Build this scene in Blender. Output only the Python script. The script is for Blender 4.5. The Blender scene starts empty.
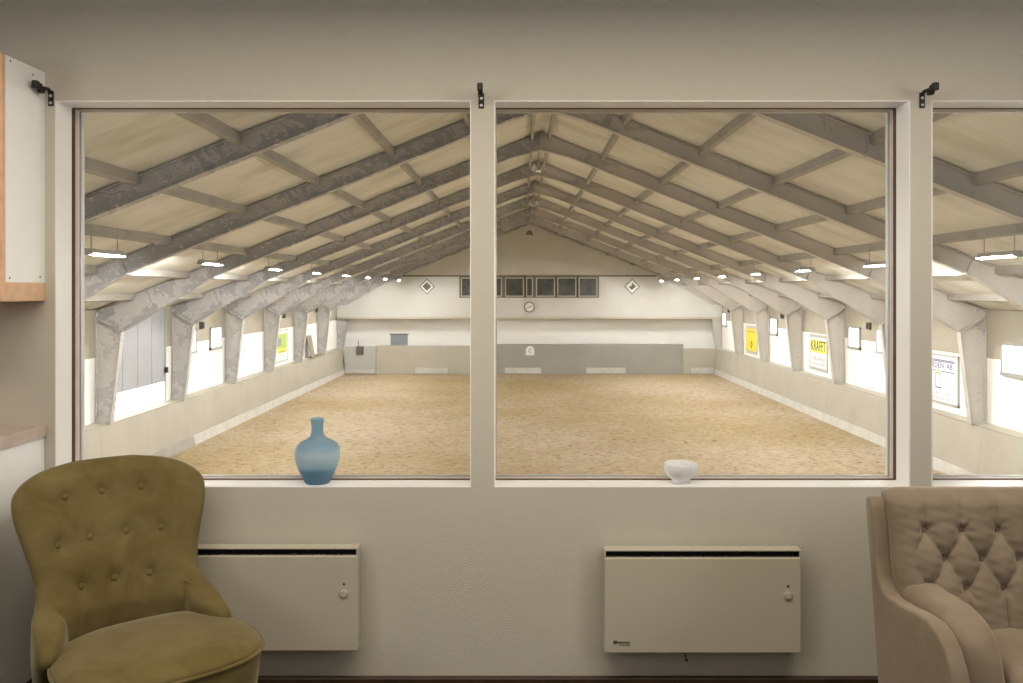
import bpy, bmesh, math, random
from mathutils import Vector, Matrix
random.seed(7)
sc = bpy.context.scene
COL = sc.collection
PI = math.pi
CZ = 1.36            # eye height above the room floor (z = 0)
XC = 0.46            # centre line of the riding hall
D = 2.89             # distance of the room's window wall
FZ = CZ - 4.45       # sand level of the riding hall

# ------------------------------------------------------------------ materials
def new_mat(name):
    m = bpy.data.materials.new(name); m.use_nodes = True
    nt = m.node_tree
    for n in list(nt.nodes): nt.nodes.remove(n)
    out = nt.nodes.new('ShaderNodeOutputMaterial')
    b = nt.nodes.new('ShaderNodeBsdfPrincipled')
    nt.links.new(b.outputs[0], out.inputs[0])
    return m, nt, b, out
def node(nt, t, **kw):
    n = nt.nodes.new(t)
    for k, v in kw.items():
        if k in n.inputs.keys() if isinstance(k, str) else False: n.inputs[k].default_value = v
        else: setattr(n, k, v)
    return n
def rgba(c): return (c[0], c[1], c[2], 1)
def coords(nt, scale=(1,1,1), rot=(0,0,0)):
    tc = nt.nodes.new('ShaderNodeTexCoord'); mp = nt.nodes.new('ShaderNodeMapping')
    mp.inputs['Scale'].default_value = scale; mp.inputs['Rotation'].default_value = rot
    nt.links.new(tc.outputs['Object'], mp.inputs['Vector'])
    return mp.outputs[0]
def noise(nt, vec, scale, detail=4, rough=.55, dist=0):
    n = nt.nodes.new('ShaderNodeTexNoise')
    n.inputs['Scale'].default_value = scale; n.inputs['Detail'].default_value = detail
    n.inputs['Roughness'].default_value = rough; n.inputs['Distortion'].default_value = dist
    nt.links.new(vec, n.inputs['Vector']); return n.outputs['Fac']
def ramp(nt, fac, stops):
    r = nt.nodes.new('ShaderNodeValToRGB'); e = r.color_ramp.elements
    while len(e) < len(stops): e.new(.5)
    for i, (p, c) in enumerate(stops): e[i].position = p; e[i].color = rgba(c)
    nt.links.new(fac, r.inputs[0]); return r.outputs[0]
def mixc(nt, fac, a, b, mode='MIX'):
    m = nt.nodes.new('ShaderNodeMix'); m.data_type = 'RGBA'; m.blend_type = mode
    for sock, v in ((m.inputs[0], fac), (m.inputs[6], a), (m.inputs[7], b)):
        if isinstance(v, (int, float)): sock.default_value = v
        elif isinstance(v, tuple): sock.default_value = rgba(v)
        else: nt.links.new(v, sock)
    return m.outputs[2]
def math_(nt, op, a, b=None):
    m = nt.nodes.new('ShaderNodeMath'); m.operation = op
    for i, v in enumerate((a, b)):
        if v is None: continue
        if isinstance(v, (int, float)): m.inputs[i].default_value = v
        else: nt.links.new(v, m.inputs[i])
    return m.outputs[0]
def bump(nt, b, h, strength, dist):
    n = nt.nodes.new('ShaderNodeBump'); n.inputs['Strength'].default_value = strength
    n.inputs['Distance'].default_value = dist
    nt.links.new(h, n.inputs['Height']); nt.links.new(n.outputs[0], b.inputs['Normal'])
def plain(name, col, rough=.6, metal=0, var=.06, vs=6, spec=.3):
    m, nt, b, o = new_mat(name)
    v = coords(nt); f = noise(nt, v, vs)
    c = ramp(nt, f, [(.3, tuple(x*(1-var) for x in col)), (.7, tuple(min(1, x*(1+var)) for x in col))])
    nt.links.new(c, b.inputs['Base Color'])
    b.inputs['Roughness'].default_value = rough; b.inputs['Metallic'].default_value = metal
    b.inputs['Specular IOR Level'].default_value = spec
    return m
def emitter(name, col, s):
    m, nt, b, o = new_mat(name)
    b.inputs['Base Color'].default_value = rgba((.8,.8,.8))
    b.inputs['Emission Color'].default_value = rgba(col); b.inputs['Emission Strength'].default_value = s
    return m
M = {}
def wallpaper():
    m, nt, b, o = new_mat('wallpaper')
    v = coords(nt)
    big = noise(nt, v, 1.3)
    c = ramp(nt, big, [(.3, (.565,.525,.445)), (.7, (.595,.555,.475))])
    nt.links.new(c, b.inputs['Base Color']); b.inputs['Roughness'].default_value = .62
    b.inputs['Specular IOR Level'].default_value = .25
    hs = []
    for ang in (.82, -.82):
        w = nt.nodes.new('ShaderNodeTexWave'); w.inputs['Scale'].default_value = 46
        w.inputs['Distortion'].default_value = 1.5; w.inputs['Detail Scale'].default_value = 3
        nt.links.new(coords(nt, (1,1,1), (0, ang, 0)), w.inputs['Vector']); hs.append(w.outputs['Fac'])
    h = math_(nt, 'ADD', hs[0], hs[1])
    bump(nt, b, h, .45, .0017)
    return m
M['wall'] = wallpaper()
M['white'] = plain('white_gloss_paint', (.90,.89,.875), .35, var=.02)
M['room_ceiling'] = plain('ceiling_paint', (.55,.52,.46), .8, var=.03)
M['room_floor'] = plain('brown_floor', (.055,.036,.023), .5, var=.2)
M['room_side'] = plain('room_side_paint', (.45,.42,.36), .8, var=.04)
M['baseboard'] = plain('dark_wood', (.045,.026,.014), .45, var=.25, vs=14)
M['gasket'] = plain('brown_rubber', (.055,.040,.030), .6)
M['pale_wood'] = plain('pale_wood', (.62,.46,.36), .5, var=.1, vs=20)
M['beige_frame'] = plain('frame_paint', (.62,.60,.56), .4, var=.05)
M['spacer'] = plain('aluminium_spacer', (.42,.43,.47), .35, metal=.6)
M['black'] = plain('black_metal', (.018,.017,.016), .45)
M['screw'] = plain('screw_steel', (.6,.6,.58), .35, metal=.8)
M['heater'] = plain('heater_enamel', (.50,.46,.365), .42, var=.02)
M['heater_slot'] = plain('heater_slot', (.012,.011,.010), .7)
M['heater_mark'] = plain('heater_mark', (.10,.08,.06), .6)
M['cab_white'] = plain('cabinet_white', (.90,.90,.89), .4, var=.02)
M['cab_wood'] = plain('cabinet_beech', (.70,.44,.27), .45, var=.12, vs=18)
M['counter'] = plain('counter_laminate', (.52,.42,.36), .4, var=.08, vs=30)
def glass():
    m, nt, b, o = new_mat('window_glass')
    nt.nodes.remove(b)
    t = nt.nodes.new('ShaderNodeBsdfTransparent'); g = nt.nodes.new('ShaderNodeBsdfGlossy')
    t.inputs['Color'].default_value = (.985,.985,.98,1)
    g.inputs['Roughness'].default_value = .02
    f = nt.nodes.new('ShaderNodeFresnel'); f.inputs['IOR'].default_value = 1.06
    mx = nt.nodes.new('ShaderNodeMixShader')
    nt.links.new(f.outputs[0], mx.inputs[0]); nt.links.new(t.outputs[0], mx.inputs[1]); nt.links.new(g.outputs[0], mx.inputs[2])
    nt.links.new(mx.outputs[0], o.inputs[0]); return m
M['glass'] = glass()
def velvet(name, c0, c1, sheen, scale=9):
    m, nt, b, o = new_mat(name)
    v = coords(nt)
    f = noise(nt, v, scale, 5, .6, .6)
    fine = noise(nt, v, 240, 2)
    c = ramp(nt, f, [(.30, c0), (.72, c1)])
    nt.links.new(c, b.inputs['Base Color'])
    b.inputs['Roughness'].default_value = .85; b.inputs['Specular IOR Level'].default_value = .12
    b.inputs['Sheen Weight'].default_value = .8; b.inputs['Sheen Roughness'].default_value = .35
    b.inputs['Sheen Tint'].default_value = rgba(sheen)
    bump(nt, b, fine, .15, .002)
    return m
M['olive'] = velvet('olive_velvet', (.122,.090,.029), (.182,.142,.060), (.66,.60,.46))
M['beige_velvet'] = velvet('beige_velvet', (.195,.152,.106), (.25,.20,.143), (.95,.82,.66))
M['leg_wood'] = plain('leg_wood', (.10,.055,.03), .4, var=.2)
# --- riding hall
def steel(name, base, flake, under, amount):
    m, nt, b, o = new_mat(name)
    v = coords(nt)
    n1 = noise(nt, v, 1.7, 9, .66, .9); n2 = noise(nt, coords(nt, (1,1,1.6)), 6.0, 9, .68, .3)
    tone = ramp(nt, noise(nt, v, .7, 4), [(.3, tuple(x*.86 for x in base)), (.7, tuple(x*1.10 for x in base))])
    f1 = ramp(nt, n1, [(amount-.004, (0,0,0)), (amount+.004, (1,1,1))])
    c = mixc(nt, f1, tone, under)
    rim = nt.nodes.new('ShaderNodeValToRGB'); e = rim.color_ramp.elements
    e[0].position = amount-.030; e[0].color = (0,0,0,1); e[1].position = amount-.003; e[1].color = (.8,.8,.8,1)
    q = e.new(amount+.003); q.color = (0,0,0,1)
    nt.links.new(n1, rim.inputs[0])
    c = mixc(nt, rim.outputs[0], c, flake)
    f2 = ramp(nt, n2, [(.585, (0,0,0)), (.600, (1,1,1))])
    f2m = mixc(nt, 1.0, f2, f1, 'MULTIPLY')
    c = mixc(nt, f2m, c, flake)
    f3 = ramp(nt, n2, [(.385, (1,1,1)), (.400, (0,0,0))])
    c = mixc(nt, math_(nt, 'MULTIPLY', f3, .6), c, under)
    bump(nt, b, math_(nt, 'SUBTRACT', 1.0, f1), .5, .012)
    nt.links.new(c, b.inputs['Base Color']); b.inputs['Roughness'].default_value = .55
    return m
M['steel_peel'] = steel('peeling_steel_paint', (.46,.445,.425), (.58,.56,.535), (.35,.34,.335), .49)
M['steel_worn'] = steel('worn_steel_paint', (.47,.455,.43), (.54,.525,.50), (.39,.38,.37), .54)
M['steel'] = steel('grey_steel_paint', (.53,.50,.45), (.57,.54,.49), (.41,.39,.36), .62)
M['purlin'] = plain('purlin_paint', (.36,.34,.30), .6, var=.12, vs=2)
def roof():
    m, nt, b, o = new_mat('roof_boards')
    v = coords(nt)
    st = noise(nt, coords(nt, (.5, 1.2, .5)), 1.1, 6, .6)
    c = ramp(nt, st, [(.28, (.52,.50,.415)), (.5, (.69,.675,.60)), (.75, (.76,.75,.70))])
    w = nt.nodes.new('ShaderNodeTexWave'); w.bands_direction = 'Y'; w.inputs['Scale'].default_value = .26
    w.wave_profile = 'SAW'
    nt.links.new(v, w.inputs['Vector'])
    seam = ramp(nt, w.outputs['Fac'], [(.0, (.78,.78,.78)), (.02, (1,1,1))])
    c = mixc(nt, 1.0, c, seam, 'MULTIPLY')
    w2 = nt.nodes.new('ShaderNodeTexWave'); w2.bands_direction = 'Y'; w2.inputs['Scale'].default_value = 4.2
    nt.links.new(v, w2.inputs['Vector'])
    nt.links.new(c, b.inputs['Base Color']); b.inputs['Roughness'].default_value = .75
    bump(nt, b, w2.outputs['Fac'], .25, .01)
    return m
M['roof'] = roof()
def sand():
    m, nt, b, o = new_mat('riding_sand')
    v = coords(nt)
    big = noise(nt, v, .14, 4, .6); mid = noise(nt, v, 3.5, 6, .7); fine = noise(nt, v, 22, 8, .75, .3)
    c = ramp(nt, big, [(.34, (.45,.35,.20)), (.64, (.56,.465,.35))])
    c2 = ramp(nt, mid, [(.30, (.84,.82,.78)), (.6, (1.04,1.03,1.02))])
    c = mixc(nt, 1.0, c, c2, 'MULTIPLY')
    fl = noise(nt, coords(nt, (1.0, 1.9, 1)), 5.5, 3, .5, .5)
    fleck = ramp(nt, fl, [(.36, (.42,.38,.32)), (.41, (1,1,1))])
    c = mixc(nt, .85, c, fleck, 'MULTIPLY')
    c3 = ramp(nt, fine, [(.36, (.72,.69,.64)), (.52, (1,1,1))])
    c = mixc(nt, .8, c, c3, 'MULTIPLY')
    vo = nt.nodes.new('ShaderNodeTexVoronoi'); vo.inputs['Scale'].default_value = 2.6
    nt.links.new(coords(nt, (.9, 1.4, 1)), vo.inputs['Vector'])
    nt.links.new(c, b.inputs['Base Color']); b.inputs['Roughness'].default_value = .95
    b.inputs['Specular IOR Level'].default_value = .05
    h = math_(nt, 'ADD', math_(nt, 'MULTIPLY', mid, .7), math_(nt, 'MULTIPLY', fine, .4))
    h = math_(nt, 'ADD', h, math_(nt, 'MULTIPLY', vo.outputs['Distance'], .35))
    bump(nt, b, h, 1.0, .10)
    return m
M['sand'] = sand()
def boards(name, c0, c1, direction, scale, dark):
    m, nt, b, o = new_mat(name)
    v = coords(nt)
    c = ramp(nt, noise(nt, v, .9, 6, .6), [(.3, c0), (.7, c1)])
    w = nt.nodes.new('ShaderNodeTexWave'); w.bands_direction = direction; w.wave_profile = 'SAW'
    w.inputs['Scale'].default_value = scale
    nt.links.new(v, w.inputs['Vector'])
    s = ramp(nt, w.outputs['Fac'], [(.0, (dark,)*3), (.03, (1,1,1))])
    c = mixc(nt, 1.0, c, s, 'MULTIPLY')
    nt.links.new(c, b.inputs['Base Color']); b.inputs['Roughness'].default_value = .6
    return m
M['kick'] = boards('kick_boards', (.40,.37,.30), (.46,.43,.355), 'Y', .13, .86)
M['kick_end'] = boards('kick_boards_end', (.40,.37,.30), (.44,.41,.335), 'X', .22, .86)
M['kick_grey'] = boards('grey_kick_boards', (.30,.285,.255), (.335,.315,.285), 'X', .22, .88)
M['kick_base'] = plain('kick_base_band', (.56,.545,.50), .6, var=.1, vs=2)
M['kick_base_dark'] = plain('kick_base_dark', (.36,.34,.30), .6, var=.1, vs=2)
M['hall_white'] = plain('hall_white_board', (.90,.89,.85), .6, var=.02, vs=1)
M['hall_beige'] = plain('hall_beige_board', (.37,.335,.265), .65, var=.06, vs=1.4)
M['gable_mid'] = boards('gable_white_board', (.58,.57,.53), (.62,.61,.57), 'X', .12, .96)
M['gable_top'] = boards('gable_grey_board', (.51,.485,.425), (.56,.535,.47), 'X', .12, .95)
M['trim_dark'] = plain('dark_trim', (.17,.155,.12), .6)
M['trim_beige'] = plain('beige_trim', (.50,.47,.38), .6)
M['win_frame'] = plain('grey_window_frame', (.36,.35,.33), .5)
M['day'] = emitter('daylit_pane', (.95,.97,1.0), 2.2)
M['door_glow'] = emitter('daylit_translucent_panel', (.93,.96,1.0), 2.4)
M['door_metal'] = plain('door_sheet_metal', (.36,.37,.385), .45, var=.06, vs=2)
M['tube'] = emitter('fluorescent_tube', (1.0,.985,.955), 1150)
M['lamp_body'] = plain('lamp_body', (.42,.41,.39), .45)
M['chrome'] = plain('chrome', (.70,.70,.70), .12, metal=1)
M['booth_glass'] = plain('dark_booth_glass', (.085,.085,.075), .12, var=.5, vs=1.2, spec=.5)
M['paper'] = plain('sign_white', (.82,.82,.82), .5, var=.01)
M['yellow'] = plain('sign_yellow', (.85,.62,.045), .5, var=.03)
M['lime'] = plain('sign_lime', (.82,.78,.16), .5, var=.03)
M['green'] = plain('sign_green', (.42,.56,.12), .5, var=.2)
M['ink'] = plain('sign_black_ink', (.03,.03,.03), .6)
M['ink_blue'] = plain('sign_blue_ink', (.10,.11,.30), .6)
M['ink_grey'] = plain('sign_grey_ink', (.42,.42,.45), .6)
M['sign_frame'] = plain('sign_frame', (.46,.44,.40), .5)
M['grey_board'] = plain('grey_blue_board', (.27,.30,.32), .6)
M['gate'] = plain('gate_light_board', (.46,.45,.42), .6, var=.05)
M['dark_grey'] = plain('dark_grey_cloth', (.13,.12,.105), .8)
M['brown_board'] = plain('brown_board', (.30,.26,.20), .6)
def milky(nt, b, o, c, k):
    t = nt.nodes.new('ShaderNodeBsdfTranslucent'); nt.links.new(c, t.inputs['Color'])
    mx = nt.nodes.new('ShaderNodeMixShader'); mx.inputs[0].default_value = k
    nt.links.new(b.outputs[0], mx.inputs[1]); nt.links.new(t.outputs[0], mx.inputs[2]); nt.links.new(mx.outputs[0], o.inputs[0])
def vase_mat():
    m, nt, b, o = new_mat('blue_vase_glass')
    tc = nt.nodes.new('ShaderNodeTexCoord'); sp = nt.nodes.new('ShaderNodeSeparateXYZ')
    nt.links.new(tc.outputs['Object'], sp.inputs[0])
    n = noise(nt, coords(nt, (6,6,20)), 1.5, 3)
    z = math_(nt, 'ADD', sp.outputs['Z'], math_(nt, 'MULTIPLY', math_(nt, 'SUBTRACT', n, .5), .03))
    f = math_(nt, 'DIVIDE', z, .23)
    c = ramp(nt, f, [(.0, (.34,.50,.62)), (.20, (.42,.60,.72)), (.27, (.76,.87,.92)), (.46, (.92,.96,.98)), (.54, (.62,.77,.85)), (.75, (.58,.74,.83))])  # pale middle band is painted in for light reflected and refracted by the glass
    nt.links.new(c, b.inputs['Base Color'])
    b.inputs['Roughness'].default_value = .08; b.inputs['Transmission Weight'].default_value = .55
    b.inputs['IOR'].default_value = 1.25; b.inputs['Coat Weight'].default_value = .4
    milky(nt, b, o, c, .65)
    return m
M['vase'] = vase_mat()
def bowl_mat():
    m, nt, b, o = new_mat('white_bowl_glass')
    n = noise(nt, coords(nt), 60, 3)
    c = ramp(nt, n, [(.4, (.93,.94,.94)), (.6, (.98,.98,.98))])
    nt.links.new(c, b.inputs['Base Color'])
    b.inputs['Roughness'].default_value = .12; b.inputs['Transmission Weight'].default_value = .4
    b.inputs['IOR'].default_value = 1.2
    milky(nt, b, o, c, .45)
    return m
M['bowl'] = bowl_mat()

# ------------------------------------------------------------------ mesh helpers
def wloc(o):
    v = Vector((0,0,0))
    while o is not None: v = v + o.location; o = o.parent
    return v
class MB:
    """collects shapes in world coordinates (or in the parent's own, with local=True)"""
    def __init__(s): s.bm = bmesh.new()
    def face(s, pts):
        return s.bm.faces.new([s.bm.verts.new(p) for p in pts])
    def box(s, x0, x1, y0, y1, z0, z1):
        x0, x1 = sorted((x0, x1)); y0, y1 = sorted((y0, y1)); z0, z1 = sorted((z0, z1))
        v = [s.bm.verts.new((x, y, z)) for x in (x0, x1) for y in (y0, y1) for z in (z0, z1)]
        for f in ((0,1,3,2),(4,6,7,5),(0,4,5,1),(2,3,7,6),(0,2,6,4),(1,5,7,3)):
            s.bm.faces.new([v[i] for i in f])
        return s
    def prism(s, poly, axis, a, b):
        def P(u, v, w):
            return {'x': (w, u, v), 'y': (u, w, v), 'z': (u, v, w)}[axis]
        A = [s.bm.verts.new(P(u, v, a)) for u, v in poly]; B = [s.bm.verts.new(P(u, v, b)) for u, v in poly]
        n = len(poly)
        s.bm.faces.new(A); s.bm.faces.new(B[::-1])
        for i in range(n):
            j = (i+1) % n; s.bm.faces.new((A[i], B[i], B[j], A[j]))
        return s
    def strip(s, p0, p1, t, y0, y1):
        """plate of thickness t centred on the line p0-p1 in the xz plane, from y0 to y1"""
        d = Vector((p1[0]-p0[0], p1[1]-p0[1])); d.normalize(); n = Vector((-d.y, d.x))*t/2
        poly = [(p0[0]+n.x, p0[1]+n.y), (p1[0]+n.x, p1[1]+n.y), (p1[0]-n.x, p1[1]-n.y), (p0[0]-n.x, p0[1]-n.y)]
        return s.prism(poly, 'y', y0, y1)
    def tube(s, pts, r, seg=10, closed=False, cap=True):
        pts = [Vector(p) for p in pts]; n = len(pts); rings = []
        for i, p in enumerate(pts):
            a = pts[i-1] if (i > 0 or closed) else p; b = pts[(i+1) % n] if (i < n-1 or closed) else p
            t = (b-a).normalized()
            up = Vector((0,0,1)) if abs(t.z) < .9 else Vector((1,0,0))
            u = t.cross(up).normalized(); w = u.cross(t)
            rr = r[i] if isinstance(r, (list, tuple)) else r
            rings.append([s.bm.verts.new(p + u*rr*math.cos(2*PI*k/seg) + w*rr*math.sin(2*PI*k/seg)) for k in range(seg)])
        m = n if closed else n-1
        for i in range(m):
            A, B = rings[i], rings[(i+1) % n]
            for k in range(seg): s.bm.faces.new((A[k], A[(k+1) % seg], B[(k+1) % seg], B[k]))
        if cap and not closed: s.bm.faces.new(rings[0][::-1]); s.bm.faces.new(rings[-1])
        return s
    def lathe(s, prof, c, seg=32):
        rings = []
        for r, z in prof:
            if r < 1e-6: rings.append([s.bm.verts.new((c[0], c[1], c[2]+z))])
            else: rings.append([s.bm.verts.new((c[0]+r*math.cos(2*PI*k/seg), c[1]+r*math.sin(2*PI*k/seg), c[2]+z)) for k in range(seg)])
        for A, B in zip(rings, rings[1:]):
            for k in range(seg):
                j = (k+1) % seg
                if len(A) == 1 and len(B) == 1: continue
                if len(A) == 1: s.bm.faces.new((A[0], B[k], B[j]))
                elif len(B) == 1: s.bm.faces.new((A[k], A[j], B[0]))
                else: s.bm.faces.new((A[k], A[j], B[j], B[k]))
        return s
    def grid(s, fn, nu, nv, wrap_u=False):
        V = [[s.bm.verts.new(fn(i, j)) for i in range(nu)] for j in range(nv)]
        for j in range(nv-1):
            for i in range(nu if wrap_u else nu-1):
                k = (i+1) % nu
                s.bm.faces.new((V[j][i], V[j][k], V[j+1][k], V[j+1][i]))
        return V
    def ball(s, c, r, sq=(1,1,1), seg=14, rings=8, rot=None):
        mt = Matrix.Translation(c) @ (rot or Matrix.Identity(4)) @ Matrix.Diagonal((r*sq[0], r*sq[1], r*sq[2], 1))
        bmesh.ops.create_uvsphere(s.bm, u_segments=seg, v_segments=rings, radius=1, matrix=mt); return s
    def text(s, txt, size, org, xd, nd, width=None, depth=.004):
        cu = bpy.data.curves.new('tmp_text', 'FONT'); cu.body = txt; cu.size = size; cu.extrude = depth/2
        cu.align_x = 'CENTER'; cu.align_y = 'CENTER'; cu.resolution_u = 2
        ob = bpy.data.objects.new('tmp_text', cu); COL.objects.link(ob)
        dg = bpy.context.evaluated_depsgraph_get(); me = bpy.data.meshes.new_from_object(ob.evaluated_get(dg))
        xs = [v.co.x for v in me.vertices]; k = 1 if not width else width/max(1e-6, max(xs)-min(xs))
        xd = Vector(xd); nd = Vector(nd); yd = nd.cross(xd); org = Vector(org)
        vs = [s.bm.verts.new(org + xd*v.co.x*k + yd*v.co.y + nd*v.co.z) for v in me.vertices]
        for p in me.polygons:
            try: s.bm.faces.new([vs[i] for i in p.vertices])
            except ValueError: pass
        bpy.data.objects.remove(ob); bpy.data.curves.remove(cu); bpy.data.meshes.remove(me)
        return s
    def build(s, name, mat, parent=None, smooth=False, bevel=0, local=False, seg=2, subsurf=0, fixn=True):
        bm = s.bm
        if fixn: bmesh.ops.recalc_face_normals(bm, faces=bm.faces)
        if not local:
            w = wloc(parent) if parent else None
            if w is not None: bmesh.ops.translate(bm, verts=bm.verts, vec=-w)
        me = bpy.data.meshes.new(name); bm.to_mesh(me); bm.free()
        o = bpy.data.objects.new(name, me); COL.objects.link(o); o.parent = parent
        me.materials.append(mat)
        if smooth:
            for p in me.polygons: p.use_smooth = True
        if bevel:
            b = o.modifiers.new('bevel', 'BEVEL'); b.width = bevel; b.segments = seg; b.limit_method = 'ANGLE'; b.angle_limit = .7
        if subsurf:
            q = o.modifiers.new('sub', 'SUBSURF'); q.levels = subsurf; q.render_levels = subsurf
        return o
def tag(o, label=None, cat=None, group=None, kind=None):
    if label: o['label'] = label
    if cat: o['category'] = cat
    if group: o['group'] = group
    if kind: o['kind'] = kind
    return o
def empty(name, loc, label, cat, group=None, rz=0, kind=None):
    o = bpy.data.objects.new(name, None); COL.objects.link(o); o.location = loc; o.rotation_euler = (0, 0, rz)
    o.empty_display_size = .1
    return tag(o, label, cat, group, kind)
def centred(mb, name, mat, label, cat, loc, group=None, **kw):
    """a thing that is one mesh, origin at loc"""
    bmesh.ops.translate(mb.bm, verts=mb.bm.verts, vec=-Vector(loc))
    o = mb.build(name, mat, None, **kw); o.location = loc
    return tag(o, label, cat, group)
def struct(mb, name, mat, label, cat, **kw):
    return tag(mb.build(name, mat, None, **kw), label, cat, kind='structure')
def copy_tree(o, parent=None):
    c = o.copy(); COL.objects.link(c)
    if parent is not None: c.parent = parent
    for ch in list(o.children): copy_tree(ch, c)
    return c
def catmull(tab, x):
    if x <= tab[0][0]: return tab[0][1]
    if x >= tab[-1][0]: return tab[-1][1]
    for i in range(len(tab)-1):
        if tab[i][0] <= x <= tab[i+1][0]:
            x0, y0 = tab[i]; x1, y1 = tab[i+1]; t = (x-x0)/(x1-x0)
            m0 = ((y1-tab[i-1][1])/(x1-tab[i-1][0]) if i > 0 else (y1-y0)/(x1-x0))*(x1-x0)
            m1 = ((tab[i+2][1]-y0)/(tab[i+2][0]-x0) if i < len(tab)-2 else (y1-y0)/(x1-x0))*(x1-x0)
            return (2*t**3-3*t**2+1)*y0+(t**3-2*t**2+t)*m0+(-2*t**3+3*t**2)*y1+(t**3-t**2)*m1

# ------------------------------------------------------------------ the lounge: shell
def PX(px): return (px-521)/294.1
def PZ(py): return CZ-(py-291)/294.1
WZ0, WZ1 = PZ(487.5), PZ(100.7)
WINS = [(PX(55.3), PX(471)), (PX(494), PX(910)), (PX(931.5), PX(1356))]
XL, XR, YB, CEIL = -2.75, 3.15, -2.6, 2.362
YW = 3.078           # outer face of the window wall
w = MB()
w.box(XL, XR, D, YW, FZ, WZ0); w.box(XL, XR, D, YW, WZ1, CZ+4.2)
edges = [XL] + [e for a, b in WINS for e in (a, b)] + [XR]
for i in range(0, len(edges), 2): w.box(edges[i], edges[i+1], D, YW, WZ0, WZ1)
struct(w, 'wall_front', M['wall'], 'textured beige wall with three large windows looking into the hall', 'wall')
struct(MB().box(XL, XR, YB, D, -.12, 0), 'floor', M['room_floor'], 'dark brown lounge floor', 'floor')
struct(MB().box(XL, XR, YB, D, CEIL, CEIL+.1), 'ceiling', M['room_ceiling'], 'plain lounge ceiling', 'ceiling')
struct(MB().box(XL-.1, XL, YB, YW, -.12, CEIL+.1), 'wall_left', M['room_side'], 'left lounge wall beyond the cabinets', 'wall')
struct(MB().box(XR, XR+.1, YB, YW, -.12, CEIL+.1), 'wall_right', M['room_side'], 'right lounge wall beyond the sofa', 'wall')
struct(MB().box(XL-.1, XR+.1, YB-.1, YB, -.12, CEIL+.1), 'wall_back', M['room_side'], 'back lounge wall behind the viewer', 'wall')
struct(MB().prism([(D, 0), (D-.014, 0), (D-.014, .045), (D-.008, .053), (D, .053)], 'x', -1.6, XR), 'baseboard_front', M['baseboard'],
       'low dark wooden baseboard under the window wall', 'baseboard', bevel=.002)
def ring(mb, x0, x1, z0, z1, t, y0, y1):
    mb.box(x0, x0+t, y0, y1, z0, z1); mb.box(x1-t, x1, y0, y1, z0, z1)
    mb.box(x0+t, x1-t, y0, y1, z0, z0+t); mb.box(x0+t, x1-t, y0, y1, z1-t, z1); return mb
wl = ['left window with a wide view of the peeling roof frames', 'middle window with the gable wall in view', 'right window cut off by the picture edge']
for n, (a, b) in enumerate(WINS):
    e = empty('window_%d' % (n+1), ((a+b)/2, D, WZ0), wl[n], 'window', kind='structure')
    ring(MB(), a, b, WZ0, WZ1, .003, D-.001, 2.990).build('window_reveal', M['white'], e)
    ring(MB(), a, b, WZ0, WZ1, .0034, 2.990, 3.013).build('window_gasket', M['gasket'], e)
    ring(MB(), a, b, WZ0, WZ1, .0038, 3.013, 3.027).build('glazing_bead', M['pale_wood'], e)
    ring(MB(), a, b, WZ0, WZ1, .0042, 3.027, 3.041).build('window_sash', M['beige_frame'], e)
    ring(MB(), a, b, WZ0, WZ1, .0048, 3.0475, 3.057).build('glass_spacer', M['spacer'], e)
    ring(MB(), a, b, WZ0, WZ1, .0044, 3.057, 3.076).build('outer_frame', M['beige_frame'], e)
    MB().box(a+.003, b-.003, 3.042, 3.047, WZ0+.003, WZ1-.003).build('window_pane', M['glass'], e)

struct(MB().box(WINS[0][0]-.1, WINS[2][1], YW, YW+.06, WZ0-.07, WZ0-.045), 'trim_20', M['white'], 'white outer sill on the hall side of the lounge windows', 'trim')

# ------------------------------------------------------------------ curtain brackets
def bracket(px, py, label, seed):
    x, z = PX(px), PZ(py)
    e = empty('curtain_bracket', (x, D, z), label, 'bracket', 'black curtain rod brackets')
    MB().box(x-.0095, x+.0095, D-.004, D, z-.026, z+.026).build('wall_plate', M['black'], e, bevel=.002)
    s = MB()
    for dz in (-.016, .008): s.ball((x, D-.005, z+dz), .0055, (1,.45,1))
    s.build('screw', M['screw'], e, smooth=True)
    MB().tube([(x, D-.003, z+.020), (x, D-.02, z+.027), (x, D-.055, z+.024), (x, D-.084, z+.025)], .0062, 10).build('arm', M['black'], e, smooth=True)
    c = MB(); c.box(x-.008, x+.008, D-.056, D-.048, z+.006, z+.028); c.box(x-.008, x+.008, D-.070, D-.054, z+.004, z+.013)
    c.box(x-.008, x+.008, D-.076, D-.066, z+.006, z+.034); c.build('rod_cradle', M['black'], e, bevel=.002)
    MB().box(x-.0095, x+.0095, D-.104, D-.082, z+.012, z+.038).build('rod_clamp', M['black'], e, bevel=.004)
bracket(51.3, 98.5, 'black curtain bracket beside the white wall cabinet, left of the left window', 1)
bracket(481.3, 101.0, 'black curtain bracket above the narrow pier between left and middle windows', 2)
bracket(921.8, 100.5, 'black curtain bracket above the pier between middle and right windows', 3)

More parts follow.
